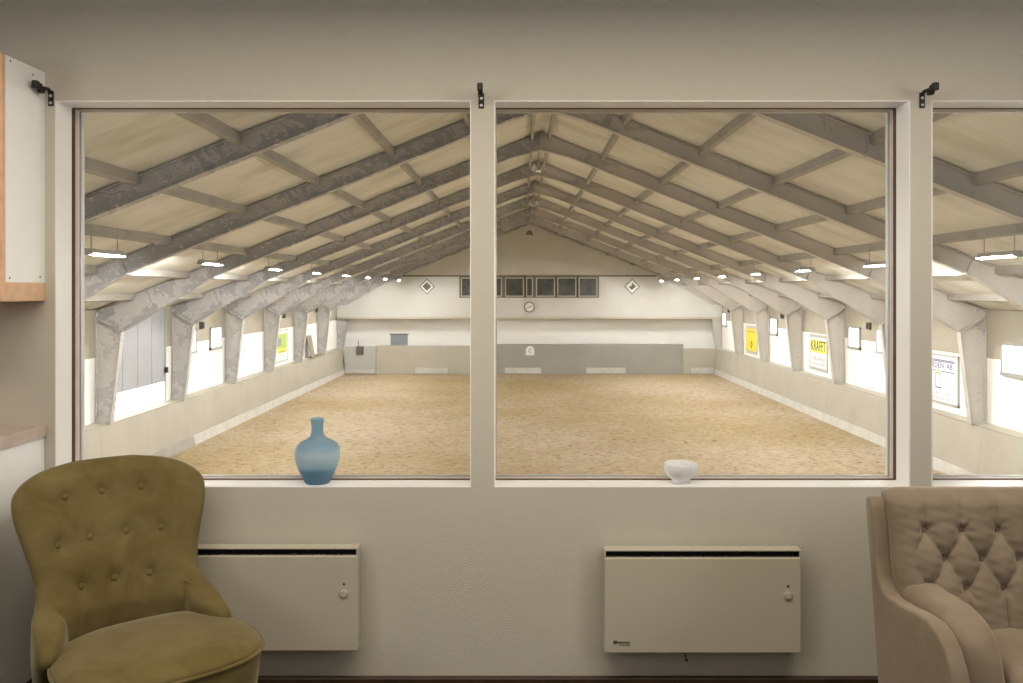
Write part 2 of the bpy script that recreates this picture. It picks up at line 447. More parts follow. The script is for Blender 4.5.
# ------------------------------------------------------------------ kitchen units at the left
cx1 = -1.618
e = empty('wall_cabinet', (-1.95, D-.12, PZ(301)), 'white wall cabinet with beech edges hanging high at the left', 'cabinet')
MB().box(-2.4, cx1, D-.220, D, PZ(283), PZ(72.6)).build('body', M['cab_white'], e, bevel=.001)
for (x0, x1) in ((-2.005, cx1), (-2.4, -2.012)):
    MB().box(x0, x1, D-.242, D-.222, PZ(283), PZ(72.6)).build('door', M['cab_wood'], e, bevel=.002)
MB().box(-2.4, cx1+.003, D-.244, D, PZ(301), PZ(283)).build('cornice', M['cab_wood'], e, bevel=.004)
for (dy, z) in ((-.196, PZ(76.5)), (-.072, PZ(80)), (-.03, PZ(277)), (-.2, PZ(279))):
    MB().ball((cx1, D+dy, z), .0035, (.4,1,1), 8, 6).build('screw_cap', M['ink'], e)
e = empty('base_cabinet', (-2.0, D-.3, 0), 'white base cabinet standing in the corner behind the olive armchair', 'cabinet')
MB().box(-2.4, cx1, D-.56, D-.003, .08, PZ(425)-.040).build('body', M['cab_white'], e, bevel=.001)
MB().box(-2.4, cx1-.01, D-.52, D-.02, 0, .08).build('plinth', M['trim_dark'], e)
MB().box(-2.4, cx1, D-.58, D-.562, .085, PZ(425)-.045).build('door', M['cab_white'], e, bevel=.002)
MB().ball((-1.68, D-.592, .70), .012).build('knob', M['screw'], e, smooth=True)
centred(MB().box(-2.4, -1.612, D-.60, D, PZ(425)-.039, PZ(425)), 'worktop', M['counter'], 'grey-brown laminate worktop on the white base cabinet', 'worktop', (-2.0, D-.3, PZ(425)-.039), bevel=.002)

# ------------------------------------------------------------------ electric heaters
def heater(x0, x1, y0, y1, label, logo, cord):
    x0, x1, z1, z0 = PX(x0)*.977, PX(x1)*.977, CZ-(y0+2.2-291)/294.1*.977, CZ-(y1-291)/294.1*.977
    yf, yb = D-.066, D-.014
    e = empty('electric_heater', ((x0+x1)/2, D-.05, z0), label, 'heater', 'white panel heaters under the windows')
    MB().box(x0, x1, yf, yb, z0, z1-.026).build('casing', M['heater'], e, bevel=.004)
    t = MB(); t.box(x0+.004, x1-.004, yf+.004, yb, z1-.006, z1); t.box(x0, x0+.005, yf+.002, yb, z1-.028, z1); t.box(x1-.005, x1, yf+.002, yb, z1-.028, z1)
    t.build('top_cover', M['heater'], e, bevel=.002)
    g = MB(); g.box(x0+.006, x1-.006, yf+.022, yb-.004, z1-.027, z1-.007); 
    n = 60
    for k in range(n+1):
        x = x0+.008+(x1-x0-.016)*k/n; g.box(x-.001, x+.001, yf+.006, yf+.022, z1-.025, z1-.007)
    g.build('outlet_grille', M['heater_slot'], e)
    kx = x1-.045; kz = z1-.150
    MB().tube([(kx, yf+.001, kz), (kx, yf-.007, kz)], .012, 20).build('thermostat_knob', M['heater'], e, bevel=.002)
    MB().ball((kx, yf-.001, kz+.031), .0038, (1,.5,1)).build('indicator', M['ink'], e, smooth=True)
    for x in (x0+.10, x1-.10):
        MB().box(x-.012, x+.012, yb, D, z0+.03, z1-.06).build('wall_bracket', M['spacer'], e)
    if logo:
        lx, lz = PX(621.5)*.977, CZ-(643.5-291)/294.1*.977
        t = MB(); t.ball((lx-.021, yf-.0004, lz+.004), .0075, (1,.08,.85), 16, 8)
        t.text('TERMOVEN', .010, (lx+.007, yf-.0012, lz+.003), (1,0,0), (0,-1,0), width=.044, depth=.001)
        t.text('nordic heat', .006, (lx+.010, yf-.0012, lz-.0045), (1,0,0), (0,-1,0), width=.036, depth=.001)
        t.build('logo', M['heater_mark'], e)
    if cord:
        x = PX(687.5)*.972
        MB().tube([(x, D-.045, z0+.004), (x+.0005, D-.045, z0-.018), (x+.002, D-.045, z0-.028)], .0028, 8).build('power_cord', M['leg_wood'], e, smooth=True)
        MB().ball((x+.004, D-.045, z0-.032), .006, (1,1,.7)).build('cord_end', M['leg_wood'], e, smooth=True)
heater(158.5, 357.5, 546, 651.5, 'white panel heater under the left window, partly behind the olive chair', False, False)
heater(604.5, 801.5, 548, 653.5, 'white panel heater under the middle window with a maker mark', True, True)

# ------------------------------------------------------------------ vase and bowl on the sills
SZ = WZ0+.003
vx, vy = -.7065, 2.950
vp = [(0,.004),(.036,.004),(.040,0),(.044,.004),(.052,.020),(.064,.045),(.074,.070),(.079,.092),(.080,.108),(.076,.126),(.064,.142),(.046,.153),(.032,.161),(.0255,.172),(.0235,.186),(.0235,.200),(.0255,.214),(.0285,.2265),(.0275,.228),(.0245,.2265),(.021,.212),(.0195,.196),(.0205,.176),(.028,.165),(.042,.156),(.060,.144),(.0715,.128),(.075,.108),(.074,.09),(.068,.068),(.056,.04),(.042,.016),(0,.012)]
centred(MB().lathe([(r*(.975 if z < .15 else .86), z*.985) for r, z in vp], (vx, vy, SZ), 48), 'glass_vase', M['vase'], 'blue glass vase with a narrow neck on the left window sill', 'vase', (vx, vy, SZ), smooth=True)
bx_, by_ = PX(680.6)*1.018, 2.943
bp = [(0,.003),(.026,.002),(.0325,0),(.0335,.004),(.0325,.008),(.029,.011),(.031,.014),(.040,.020),(.049,.030),(.0550,.043),(.0575,.057),(.0575,.068),(.0562,.070),(.0540,.069),(.0535,.058),(.0505,.044),(.044,.033),(.032,.024),(0,.020)]
centred(MB().lathe(bp, (bx_, by_, SZ), 48), 'glass_bowl', M['bowl'], 'small white footed glass bowl on the middle window sill', 'bowl', (bx_, by_, SZ), smooth=True)

# ------------------------------------------------------------------ olive chair
def armchair():
    e = empty('armchair', (-1.048, 2.372, 0), 'olive green velvet armchair with a buttoned rounded back, left foreground', 'armchair', rz=math.radians(38.5))
    Ltab = [(.20,.34),(.28,.37),(.33,.41),(.36,.44),(.385,.44),(.408,.415),(.432,.355),(.452,.294),(.482,.264),(.54,.266),(.60,.280),(.66,.297),(.71,.305),(.745,.299),(.770,.276),(.792,.236),(.809,.178),(.820,.09)]
    Z0, Z1 = .20, .820
    btn = [(-.146,.722),(-.024,.722),(.104,.722),(-.190,.597),(-.080,.597),(.044,.597),(.160,.597),(-.128,.470),(-.010,.470),(.112,.470)]
    def mid(s, z):
        R = .235 + .19*min(1, max(0, (z-.42)/.36))
        smax = R*1.42; a = abs(s); c = min(a, smax); ph = c/R
        x = R*math.sin(ph); y = .338-R*(1-math.cos(ph))
        tx, ty = math.cos(ph), -math.sin(ph)
        if a > smax: x += tx*(a-smax); y += ty*(a-smax)
        y += max(0, z-.40)*.37
        sg = 1 if s >= 0 else -1
        return Vector((sg*x, y, z)), Vector((-sg*(-ty)*1.0, -tx, .16)).normalized()
    NU, NV = 65, 76
    def zof(j):
        t = j/(NV-1); return Z0+(Z1-Z0)*(1-(1-t)**1.35)
    def edge(u, z):
        a = max(0, 1-abs(u)**5)**.5
        b = min(1, max(0, (Z1-z)/.045))**.5
        return a*b
    def surf(u, z, side):
        L = catmull(Ltab, z); s = u*L; P, N = mid(s, z); k = edge(u, z)
        if side > 0:
            t = .050*k + .016*k*math.exp(-((z-.56)/.16)**2)*math.exp(-(s/.2)**2)
            arm = min(1, max(0, (abs(s)-.25)/.06))*min(1, max(0, (.465-z)/.06)); t += .020*k*arm
            for bs, bz in btn:
                r2 = (s-bs)**2+(z-bz)**2
                t -= .013*math.exp(-r2/.00045) + .005*math.exp(-r2/.0028)
            if abs(z-.47) < .12:   # crease where wing turns into arm
                t -= .010*math.exp(-((abs(s)-.25)/.016)**2)*math.exp(-((z-.455)/.05)**2)
            return P + N*t
        return P - N*.032*k
    m = MB()
    rows = []
    for j in range(NV):
        z = zof(j); f = []; bck = []
        for i in range(NU):
            u = -1+2*i/(NU-1); u = math.sin(u*PI/2)*.35+u*.65
            f.append(m.bm.verts.new(surf(u, z, 1)))
        for i in range(NU-2, 0, -1):
            u = -1+2*i/(NU-1); u = math.sin(u*PI/2)*.35+u*.65
            bck.append(m.bm.verts.new(surf(u, z, -1)))
        rows.append(f+bck)
    n = len(rows[0])
    for A, B in zip(rows, rows[1:]):
        for i in range(n): m.bm.faces.new((A[i], A[(i+1) % n], B[(i+1) % n], B[i]))
    m.bm.faces.new(rows[0][::-1]); m.bm.faces.new(rows[-1])
    m.build('backrest', M['olive'], e, smooth=True, local=True)
    for bs, bz in btn:
        P = surf(bs/catmull(Ltab, bz), bz, 1); _, N = mid(bs, bz)
        q = Vector((0,-1,0)).rotation_difference(N).to_matrix().to_4x4()
        b = MB(); b.ball(P+N*.003, .0105, (1,.55,1), 16, 10, q); b.build('button', M['olive'], e, smooth=True, local=True)
    # seat outline
    def out(a, hw, hf, hb, n=3.0):
        c, s_ = math.cos(a), math.sin(a)
        h = hf if s_ < 0 else hb
        r = (abs(c)**n+abs(s_)**n)**(-1/n)
        taper = 1 - .10*max(0, s_)
        return (hw*c*r*taper, h*s_*r)
    NA = 72
    prof = [(.0,.396),(.35,.395),(.62,.391),(.80,.385),(.91,.377),(.975,.369),(1.0,.362),(.995,.354)]
    c = MB(); R = []
    for k, z in prof:
        if k == 0: R.append([c.bm.verts.new((.026,-.03,z))]); continue
        R.append([c.bm.verts.new((.026+out(2*PI*i/NA, .262, .222, .25)[0]*k, -.03+out(2*PI*i/NA, .262, .222, .25)[1]*k + 0, z+.012*max(0, -math.sin(2*PI*i/NA))*0)) for i in range(NA)])
    for A, B in zip(R, R[1:]):
        for i in range(NA):
            j = (i+1) % NA
            if len(A) == 1: c.bm.faces.new((A[0], B[i], B[j]))
            else: c.bm.faces.new((A[i], A[j], B[j], B[i]))
    c.bm.faces.new(R[-1])
    c.build('seat_cushion', M['olive'], e, smooth=True, local=True)
    c = MB(); c.tube([(.026+out(2*PI*i/NA, .266, .226, .254)[0], -.03+out(2*PI*i/NA, .266, .226, .254)[1], .355) for i in range(NA)], .0055, 8, closed=True)
    c.build('piping', M['olive'], e, smooth=True, local=True)
    c = MB(); R = []
    for k, z in ((.985,.352),(1.0,.34),(.985,.30),(.955,.235),(.93,.220)):
        R.append([c.bm.verts.new((.026+out(2*PI*i/NA, .262, .222, .25)[0]*k, -.03+out(2*PI*i/NA, .262, .222, .25)[1]*k, z)) for i in range(NA)])
    for A, B in zip(R, R[1:]):
        for i in range(NA): c.bm.faces.new((A[i], A[(i+1) % NA], B[(i+1) % NA], B[i]))
    c.bm.faces.new(R[0]); c.bm.faces.new(R[-1])
    c.build('seat_base', M['olive'], e, smooth=True, local=True)
    for sx, sy, ly in ((-.18,-.20,-.22),(.18,-.20,-.22),(-.16,.12,.17),(.16,.12,.17)):
        MB().tube([(sx, sy, .226), (sx*1.05, (sy+ly)/2, .11), (sx*1.12, ly, 0)], [.022,.018,.012], 12).build('leg', M['leg_wood'], e, smooth=True, local=True)
armchair()

# ------------------------------------------------------------------ beige tufted sofa
def sofa():
    x0, x1 = 1.003, 2.62
    e = empty('sofa', ((x0+x1)/2, 2.15, 0), 'beige velvet button-tufted sofa with sloping arms, right foreground', 'sofa')
    shell = [(2.36,.10),(2.40,.30),(2.45,.60),(2.480,.738),(2.476,.760),(2.462,.768),(2.446,.761),(2.434,.738),(2.418,.68),(2.408,.60),(2.395,.555),(2.370,.530),(2.330,.521),(2.25,.528),(2.17,.540),(2.10,.545),(2.055,.535),(2.015,.510),(1.985,.465),(1.965,.40),(1.955,.30),(1.95,.10)]
    for a, b, in ((x0, x0+.045), (x1-.045, x1)):
        MB().prism(shell, 'x', a, b).build('side_panel', M['beige_velvet'], e, bevel=.018, smooth=True, seg=5)
    bk = [(2.36,.10),(2.40,.30),(2.45,.60),(2.476,.745),(2.47,.755),(2.46,.75),(2.40,.10)]
    MB().prism(bk, 'x', x0+.05, x1-.05).build('back_panel', M['beige_velvet'], e, bevel=.006, smooth=True)
    # inner arm pads: cross sections along the arm, round on top
    def pad(xa, xb):
        m = MB(); path = [(2.43,.60,.030),(2.40,.575,.045),(2.36,.560,.055),(2.30,.556,.058),(2.22,.562,.060),(2.15,.562,.060),(2.10,.548,.058),(2.065,.52,.055),(2.04,.48,.052),(2.022,.43,.050),(2.01,.36,.048),(2.005,.30,.045)]
        n = 24; rings = []
        for i, (y, z, h) in enumerate(path):
            a = path[max(0, i-1)]; b = path[min(len(path)-1, i+1)]
            t = Vector((b[0]-a[0], b[1]-a[1])).normalized(); nn = Vector((t.y, -t.x))
            if nn.y < 0 and abs(nn.y) > abs(nn.x): nn = -nn
            if i > 5: nn = Vector((-abs(nn.x), abs(nn.y)))
            ring_ = []
            for k in range(n):
                th = 2*PI*k/n; c_, s_ = math.cos(th), math.sin(th)
                ex = math.copysign(abs(c_)**.6, c_)*(xb-xa)/2
                ey = math.copysign(abs(s_)**.7, s_)*h
                off = ey - h + .012*0
                wr = .0022*math.sin(i*2.4+k*1.1)
                ring_.append(m.bm.verts.new(((xa+xb)/2+ex, y+nn.x*(off+wr), z+nn.y*(off+wr))))
            rings.append(ring_)
        for A, B in zip(rings, rings[1:]):
            for k in range(n): m.bm.faces.new((A[k], A[(k+1) % n], B[(k+1) % n], B[k]))
        m.bm.faces.new(rings[0]); m.bm.faces.new(rings[-1])
        return m
    pad(x0+.047, x0+.165).build('arm_cushion', M['beige_velvet'], e, smooth=True, subsurf=2)
    pad(x1-.165, x1-.047).build('arm_cushion', M['beige_velvet'], e, smooth=True, subsurf=2)
    # tufted back
    xa, xb = x0+.043, x1-.043
    sx = .102; zr = (.693, .617, .541); bx0 = 1.124
    nb = int((xb-.07-bx0)/sx)+1
    btn = [(bx0+sx*i, zr[0]) for i in range(nb)]+[(bx0+sx*(i+.5), zr[1]) for i in range(nb-1)]+[(bx0+sx*i, zr[2]) for i in range(nb)]
    dz = zr[0]-zr[1]
    def height(x, z):
        p = (x-bx0)/sx; q = (z-zr[0])/(2*dz)
        vert = abs(math.sin(PI*p))
        vert2 = abs(math.sin(PI*(p)))
        dia = (abs(math.sin(PI*(p+q)))*abs(math.sin(PI*(p-q))))
        hd = min(1, dia)**.55
        if z > zr[0]:
            t = min(1, (z-zr[0])/.035); hv = (abs(math.sin(PI*p))**.45); h = hd*(1-t)+hv*t
            k = max(0, 1-(z-zr[0])/.14)
            h = h*k**.4+(1-k**.4)*.9
        elif z < zr[2]:
            t = min(1, (zr[2]-z)/.035); h = hd*(1-t)+(vert2**.45)*t
        else: h = hd
        ed = min(1, max(0, (bx0-x)/.05)) + min(1, max(0, (x-(bx0+sx*(nb-1)))/.05))
        ed = min(1, ed)
        h = h*(1-ed)+ed*.85
        near = 0; rad = 0
        for bx_, bz_ in btn:
            r2 = (x-bx_)**2+(z-bz_)**2
            if r2 < .004: near += math.exp(-r2/.00022); rad += .0026*math.sin(7*math.atan2(z-bz_, x-bx_)+bx_*40)*math.exp(-r2/.0009)*(1-math.exp(-r2/.00008))
        wr = .05*math.sin(60*x+35*z)*math.sin(210*z+20*x)
        return .019*h - .011*near + .020*wr + rad
    def yback(z): return 2.352-.018*0 + (z-.62)*.20
    NX, NZ, NR = 430, 84, 8
    za, zb = .36, .797
    m = MB()
    def F(i, j):
        ext = 0
        if i < NR: ext = (NR-i)/NR*.075; u = 0
        elif i >= NX+NR: ext = (i-NX-NR+1)/NR*.075; u = 1
        else: u = (i-NR)/(NX-1)
        v = j/(NZ-1)
        X = xa+(xb-xa)*u
        d = min(X-xa, xb-X); R = .055
        rnd = R-(R*R-(R-d)**2)**.5 if d < R else 0
        rt = .042; zt = zb-rt; top = 0
        if v < .8: z = za+(zt-za)*v/.8
        else:
            ang = (v-.8)/.2*PI*.75
            z = zt+rt*math.sin(ang); top = rt*(1-math.cos(ang))
        f = max(0, 1-top/.03)
        y = min(2.468, yback(min(z, zt))-height(X, z)*(.30+.70*f)+rnd+ext+top*1.5)
        return Vector((X, y, z - .016*max(0, (R-d)/R)**2*max(0, (z-.70)/.09)))
    m.grid(F, NX+2*NR, NZ)
    # close behind
    m.build('back_cushion', M['beige_velvet'], e, smooth=True, fixn=False)
    for bx_, bz_ in btn:
        y = yback(bz_)-height(bx_, bz_)
        MB().ball((bx_, y-.001, bz_), .0085, (1,.6,1), 12, 8).build('button', M['beige_velvet'], e, smooth=True)
    MB().box(x0+.170, x1-.170, 1.72, 2.345, .30, .445).build('seat_cushion', M['beige_velvet'], e, bevel=.035, smooth=True, seg=5)
    MB().box(x0+.052, x1-.052, 1.78, 2.36, .12, .298).build('seat_frame', M['beige_velvet'], e, bevel=.01, smooth=True)
    for lx in (x0+.08, x1-.08):
        for ly in (1.99, 2.33): MB().tube([(lx, ly, .13), (lx, ly, 0)], [.025,.017], 12).build('leg', M['leg_wood'], e, smooth=True)
sofa()

# ------------------------------------------------------------------ riding hall: shell
def HX(rel): return XC+rel
def HZ(h): return CZ+h
Y0, Y1 = YW, 46.5
struct(MB().box(HX(-10.6), HX(10.6), Y0-.2, Y1, FZ-.2, FZ), 'floor_arena', M['sand'], 'sand riding surface of the hall, marked by hooves', 'riding surface')
RS = 3.72
for s, nm in ((-1, 'left'), (1, 'right')):
    poly = [(HX(0), HZ(RS)), (HX(s*10.7), HZ(RS-.4*10.7)), (HX(s*10.7), HZ(RS-.4*10.7+.1)), (HX(0), HZ(RS+.1))]
    struct(MB().prism(poly, 'y', Y0-.2, Y1+.1), 'ceiling_%s' % nm, M['roof'], '%s slope of the cream boarded hall roof' % nm, 'roof')
    struct(MB().box(HX(s*10.36), HX(s*10.46), Y0-.2, Y1, FZ, HZ(-1.55)), 'wall_%s_lower' % nm, M['hall_white'], 'bright white lower wall boards along the %s of the hall' % nm, 'wall')
    struct(MB().box(HX(s*10.345), HX(s*10.46), Y0-.2, Y1, HZ(-1.55), HZ(-.40)), 'wall_%s_upper' % nm, M['hall_beige'], 'beige upper wall boards along the %s of the hall' % nm, 'wall')
    kp = [(HX(s*9.92), FZ), (HX(s*10.06), HZ(-3.11)), (HX(s*10.04), HZ(-3.09)), (HX(s*10.36), HZ(-3.06)), (HX(s*10.36), FZ)]
    struct(MB().prism(kp, 'y', Y0, 45.75), 'wall_%s_kickboard' % nm, M['kick'], 'sloping beige kickboard wall along the %s of the hall' % nm, 'kickboard')
    bp_ = [(HX(s*9.87), FZ), (HX(s*9.915), HZ(-4.19)), (HX(s*9.96), HZ(-4.19)), (HX(s*9.93), FZ)]
    if s > 0:
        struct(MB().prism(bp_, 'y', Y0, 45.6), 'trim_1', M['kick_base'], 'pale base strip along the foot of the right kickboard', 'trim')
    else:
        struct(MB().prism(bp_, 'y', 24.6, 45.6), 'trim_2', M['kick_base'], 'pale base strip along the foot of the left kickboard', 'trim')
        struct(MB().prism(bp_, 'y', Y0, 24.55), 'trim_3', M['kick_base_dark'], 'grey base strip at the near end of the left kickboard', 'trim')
# gable
struct(MB().box(HX(-10.6), HX(10.6), Y1-.1, Y1+.1, FZ, HZ(4)), 'wall_gable_recess', M['hall_white'], 'white recessed wall at the far end of the hall', 'wall')
LZ = -1.38
mid_poly = [(HX(-10.34), HZ(LZ)), (HX(10.34), HZ(LZ)), (HX(10.34), HZ(-.75)), (HX(9.8), HZ(-.75)), (HX(7.66), HZ(.45)), (HX(6.75), HZ(.80)), (HX(-6.75), HZ(.80)), (HX(-7.66), HZ(.45)), (HX(-9.8), HZ(-.75)), (HX(-10.34), HZ(-.75))]
struct(MB().prism(mid_poly, 'y', 45.62, 45.70), 'wall_gable_middle', M['gable_mid'], 'white middle band of the far gable wall', 'wall')
struct(MB().prism([(HX(-7.0), HZ(.80)), (HX(7.0), HZ(.80)), (HX(0), HZ(3.6))], 'y', 45.60, 45.70), 'wall_gable_top', M['gable_top'], 'grey triangular top of the far gable wall', 'wall')
struct(MB().box(HX(-6.8), HX(6.8), 45.56, 45.60, HZ(.77), HZ(.85)), 'trim_4', M['trim_dark'], 'dark horizontal strip under the gable top', 'trim')
struct(MB().box(HX(-10.3), HX(10.3), 45.50, 45.70, HZ(LZ-.11), HZ(LZ)), 'trim_5', M['trim_beige'], 'beige ledge under the middle band of the gable', 'trim')
struct(MB().box(HX(-10.3), HX(10.3), 45.70, Y1-.1, HZ(LZ-.05), HZ(LZ+.03)), 'trim_6', M['hall_beige'], 'soffit of the gable ledge', 'trim')
def ky(h): return 45.42+(h+4.45)*.10     # sloping end kickboard
def endkick(xa, xb, top, mat, name, label):
    poly = [(ky(-4.45), FZ), (ky(top), HZ(top)), (ky(top)+.28, HZ(top)), (ky(top)+.28, FZ)]
    return struct(MB().prism(poly, 'x', xa, xb), name, mat, label, 'kickboard')
def EX(px): return (px-521)/18.62
endkick(EX(377), EX(497), -2.95, M['kick_end'], 'wall_end_kickboard_left', 'beige kickboard at the far end, left of the grey one')
endkick(EX(497), EX(683), -2.86, M['kick_grey'], 'wall_end_kickboard_middle', 'grey kickboard at the far end below the clock')
endkick(EX(683), HX(10.06), -3.1, M['kick_end'], 'wall_end_kickboard_right', 'beige kickboard in the far right corner')
n_ = 7
for (a, b) in ((505, 541), (586, 625), (690, 713), (416, 448)):
    struct(MB().prism([(ky(-4.45)-.03, FZ+.05), (ky(-4.2)-.03, HZ(-4.1)), (ky(-4.2)+.02, HZ(-4.1)), (ky(-4.45)+.02, FZ+.05)], 'x', EX(a), EX(b)), 'trim_%d' % n_, M['kick_base'],
           'pale base board on the far kickboard, ' + {7:'below the small house-shaped letter sign', 8:'right half of the grey section', 9:'in the right corner', 10:'left of the mullion'}[n_], 'trim'); n_ += 1
# arena gate in the far left corner
e = empty('arena_gate', (EX(361), 45.5, FZ), 'pale gate in the kickboard at the far left corner of the hall', 'gate')
MB().prism([(ky(-4.45), FZ+.03), (ky(-2.98), HZ(-2.98)), (ky(-2.98)+.10, HZ(-2.98)), (ky(-4.45)+.10, FZ+.03)], 'x', HX(-9.90), EX(376.4)).build('gate_panel', M['gate'], e)
MB().prism([(ky(-4.45)-.02, FZ+.06), (ky(-4.2)-.02, HZ(-4.2)), (ky(-4.2)+.01, HZ(-4.2)), (ky(-4.45)+.01, FZ+.06)], 'x', EX(346), EX(375)).build('base_board', M['kick_base'], e)
y = ky(-3.3)-.04
MB().box(EX(357), EX(364), y-.03, y+.05, HZ(-3.42), HZ(-2.96)).build('dark_panel', M['dark_grey'], e, bevel=.01)
MB().tube([(EX(358.6), y+.1, HZ(-2.98)), (EX(358.6), y+.1, HZ(-2.66))], .03, 8).build('latch_post', M['win_frame'], e)

# ------------------------------------------------------------------ portal frames
FR = [45.72-4.32*k for k in range(9)]   # from the far gable towards the glass
ordn = ['against the far gable wall', 'second from the far gable wall', 'third from the far gable wall', 'fourth from the far gable wall', 'fifth from the far gable wall',
        'sixth from the far gable wall', 'seventh from the far gable wall, with a peeling left half', 'eighth from the far gable wall, its apex just out of view', 'nearest to the lounge windows, only its rafters seen']
def portal(d, k):
    e = empty('portal_frame', (XC, d, FZ), 'grey steel portal frame ' + ordn[k], 'steel frame', 'steel portal frames of the hall')
    fw = .085
    for s in (-1, 1):
        mat = M['steel_peel'] if s < 0 else M['steel']
        P = lambda r, h: (HX(s*r), HZ(h))
        web = [P(9.74,-.95), P(10.33,-.60), P(10.33,-3.062), P(10.0,-3.092)]
        m = MB(); m.prism(web, 'y', d-.008, d+.008)
        m.strip(P(9.74,-.95), P(10.0,-3.09), .02, d-fw, d+fw)
        m.strip(P(10.33,-.5), P(10.33,-3.06), .02, d-fw, d+fw)
        m.box(HX(s*9.99), HX(s*10.34), d-fw, d+fw, HZ(-3.09), HZ(-3.055))
        m.build('column', M['steel_worn'] if s < 0 else mat, e)
        web = [P(.0,3.29), P(.7,3.385-.28), P(7.66,3.385-.4*7.66), P(9.74,-.95), P(10.33,-.60), P(10.33,-.44), P(0,3.70)]
        m = MB(); m.prism(web, 'y', d-.008, d+.008)
        m.strip(P(.0,3.29), P(.7,3.105), .02, d-fw, d+fw); m.strip(P(.7,3.105), P(7.66,.321), .02, d-fw, d+fw)
        m.strip(P(7.66,.321), P(9.74,-.95), .02, d-fw, d+fw); m.strip(P(0,3.69), P(10.33,-.442), .02, d-fw, d+fw)
        m.build('rafter', mat, e)
        m = MB(); m.strip(P(9.74,-.95), P(10.33,-.60), .035, d-fw-.01, d+fw+.01)
        m.build('knee_plate', mat, e)
        m = MB(); m.strip(P(7.62,.30), P(7.76,.60), .03, d-fw, d+fw); m.build('splice_plate', mat, e)
    MB().box(HX(-.02), HX(.02), d-fw, d+fw, HZ(3.28), HZ(3.70)).build('apex_plate', M['steel'], e)
for k, d in enumerate(FR): portal(d, k)
# purlins along the slopes
num = ['first', 'second', 'third', 'fourth', 'fifth', 'sixth', 'seventh', 'eighth']
for s, side in ((-1, 'left'), (1, 'right')):
    for i, r in enumerate((.20, 1.42, 2.80, 4.15, 5.48, 6.85, 8.20, 9.50)):
        h = RS-.4*r
        m = MB(); m.prism([(HX(s*(r-.035)), HZ(h+.01)), (HX(s*(r+.035)), HZ(h-.02)), (HX(s*(r+.035)), HZ(h-.155)), (HX(s*(r-.035)), HZ(h-.127))], 'y', Y0+.05, 45.58)
        centred(m, 'purlin', M['purlin'], 'long roof purlin, %s below the ridge on the %s slope' % (num[i], side), 'purlin', (HX(s*r), 24, HZ(h)), 'roof purlins')
# ------------------------------------------------------------------ lamps
def lamp_proto():
    e = empty('strip_lamp', (0,0,0), 'x', 'lamp', 'fluorescent strip lamps under the roof')
    h = MB().prism([(-.082,-.003),(-.045,.070),(.045,.070),(.082,-.003),(.075,-.003),(.039,.060),(-.039,.060),(-.075,-.003)], 'y', -.50, .50)
    for y in (-.505, .495): h.prism([(-.080,-.026),(-.080,0),(-.044,.069),(.044,.069),(.080,0),(.080,-.026)], 'y', y, y+.01)
    h.build('housing', M['lamp_body'], e, local=True)
    MB().tube([(0,-.46,0),(0,.46,0)], .024, 8).build('tube', M['tube'], e, local=True, smooth=True)
    c = MB(); c.box(-.018,.018,-.49,-.46,-.018,.06); c.box(-.018,.018,.46,.49,-.018,.06); c.build('lamp_holder', M['lamp_body'], e, local=True)
    for y in (-.4, .4): MB().tube([(0,y,.07),(0,y,.43)], .008, 6).build('hanger', M['lamp_body'], e, local=True)
    return e
proto = lamp_proto(); first = True
rown = ['right beside the lounge wall', 'second from the lounge wall', 'first in view from the windows', 'second in view from the windows', 'third in view from the windows', 'fourth in view from the windows', 'fifth in view from the windows', 'sixth in view from the windows', 'seventh in view from the windows', 'last before the far gable']
for s, side in ((-1, 'left'), (1, 'right')):
    for k in range(10):
        o = proto if first else copy_tree(proto); first = False
        o.location = (HX(s*6.68), 12.0+.7-8.64+4.32*k, HZ(.545 if s < 0 else .515))
        o['label'] = 'fluorescent strip lamp in the %s row, %s' % (side, rown[k])
for d, h, t in ((22.2, 3.22, 'nearer'), (30.9, 3.20, 'farther')):
    e = empty('ridge_lamp', (HX(0), d, HZ(h)), 'unlit chrome lamp hanging at the roof ridge, the %s of two' % t, 'lamp', 'chrome lamps at the ridge')
    MB().lathe([(.20,-.10),(.19,.0),(.12,.10),(.06,.16),(0,.17)], (HX(0), d, HZ(h)), 20).build('reflector', M['chrome'], e, smooth=True)
    MB().ball((HX(0), d, HZ(h-.02)), .09, (1,1,1.3)).build('bulb', M['chrome'], e, smooth=True)
    MB().tube([(HX(0), d, HZ(h+.15)), (HX(0), d, HZ(RS+.02))], .02, 8).build('stem', M['lamp_body'], e)

# ------------------------------------------------------------------ side windows, posters, speakers
def XR_(): return HX(10.345)
wn = 4
def side_window(s, ya, yb, h0, h1):
    global wn
    x = HX(s*10.345); xi = HX(s*10.285)
    lab = 'small bright daylight window high in the %s hall wall, about %d metres down the hall' % ('left' if s < 0 else 'right', round((ya+yb)/2))
    e = empty('window_%d' % wn, (x, (ya+yb)/2, HZ(h0)), lab, 'window', kind='structure'); wn += 1
    m = MB(); t = .045
    m.box(x, xi, ya, ya+t, HZ(h0), HZ(h1)); m.box(x, xi, yb-t, yb, HZ(h0), HZ(h1)); m.box(x, xi, ya, yb, HZ(h1-t), HZ(h1)); m.box(x, HX(s*10.27), ya, yb, HZ(h0), HZ(h0+.08))
    m.build('window_frame', M['win_frame'], e)
    MB().box(HX(s*10.335), HX(s*10.315), ya+t, yb-t, HZ(h0+.08), HZ(h1-t)).build('window_pane', M['day'], e)
for a, b in ((17.9, 19.05), (24.85, 25.75), (27.0, 27.95), (35.75, 36.75), (44.6, 45.4)): side_window(1, a, b, -1.88, -1.16)
for a, b in ((24.85, 25.75), (26.95, 27.95)): side_window(-1, a, b, -1.88, -1.16)
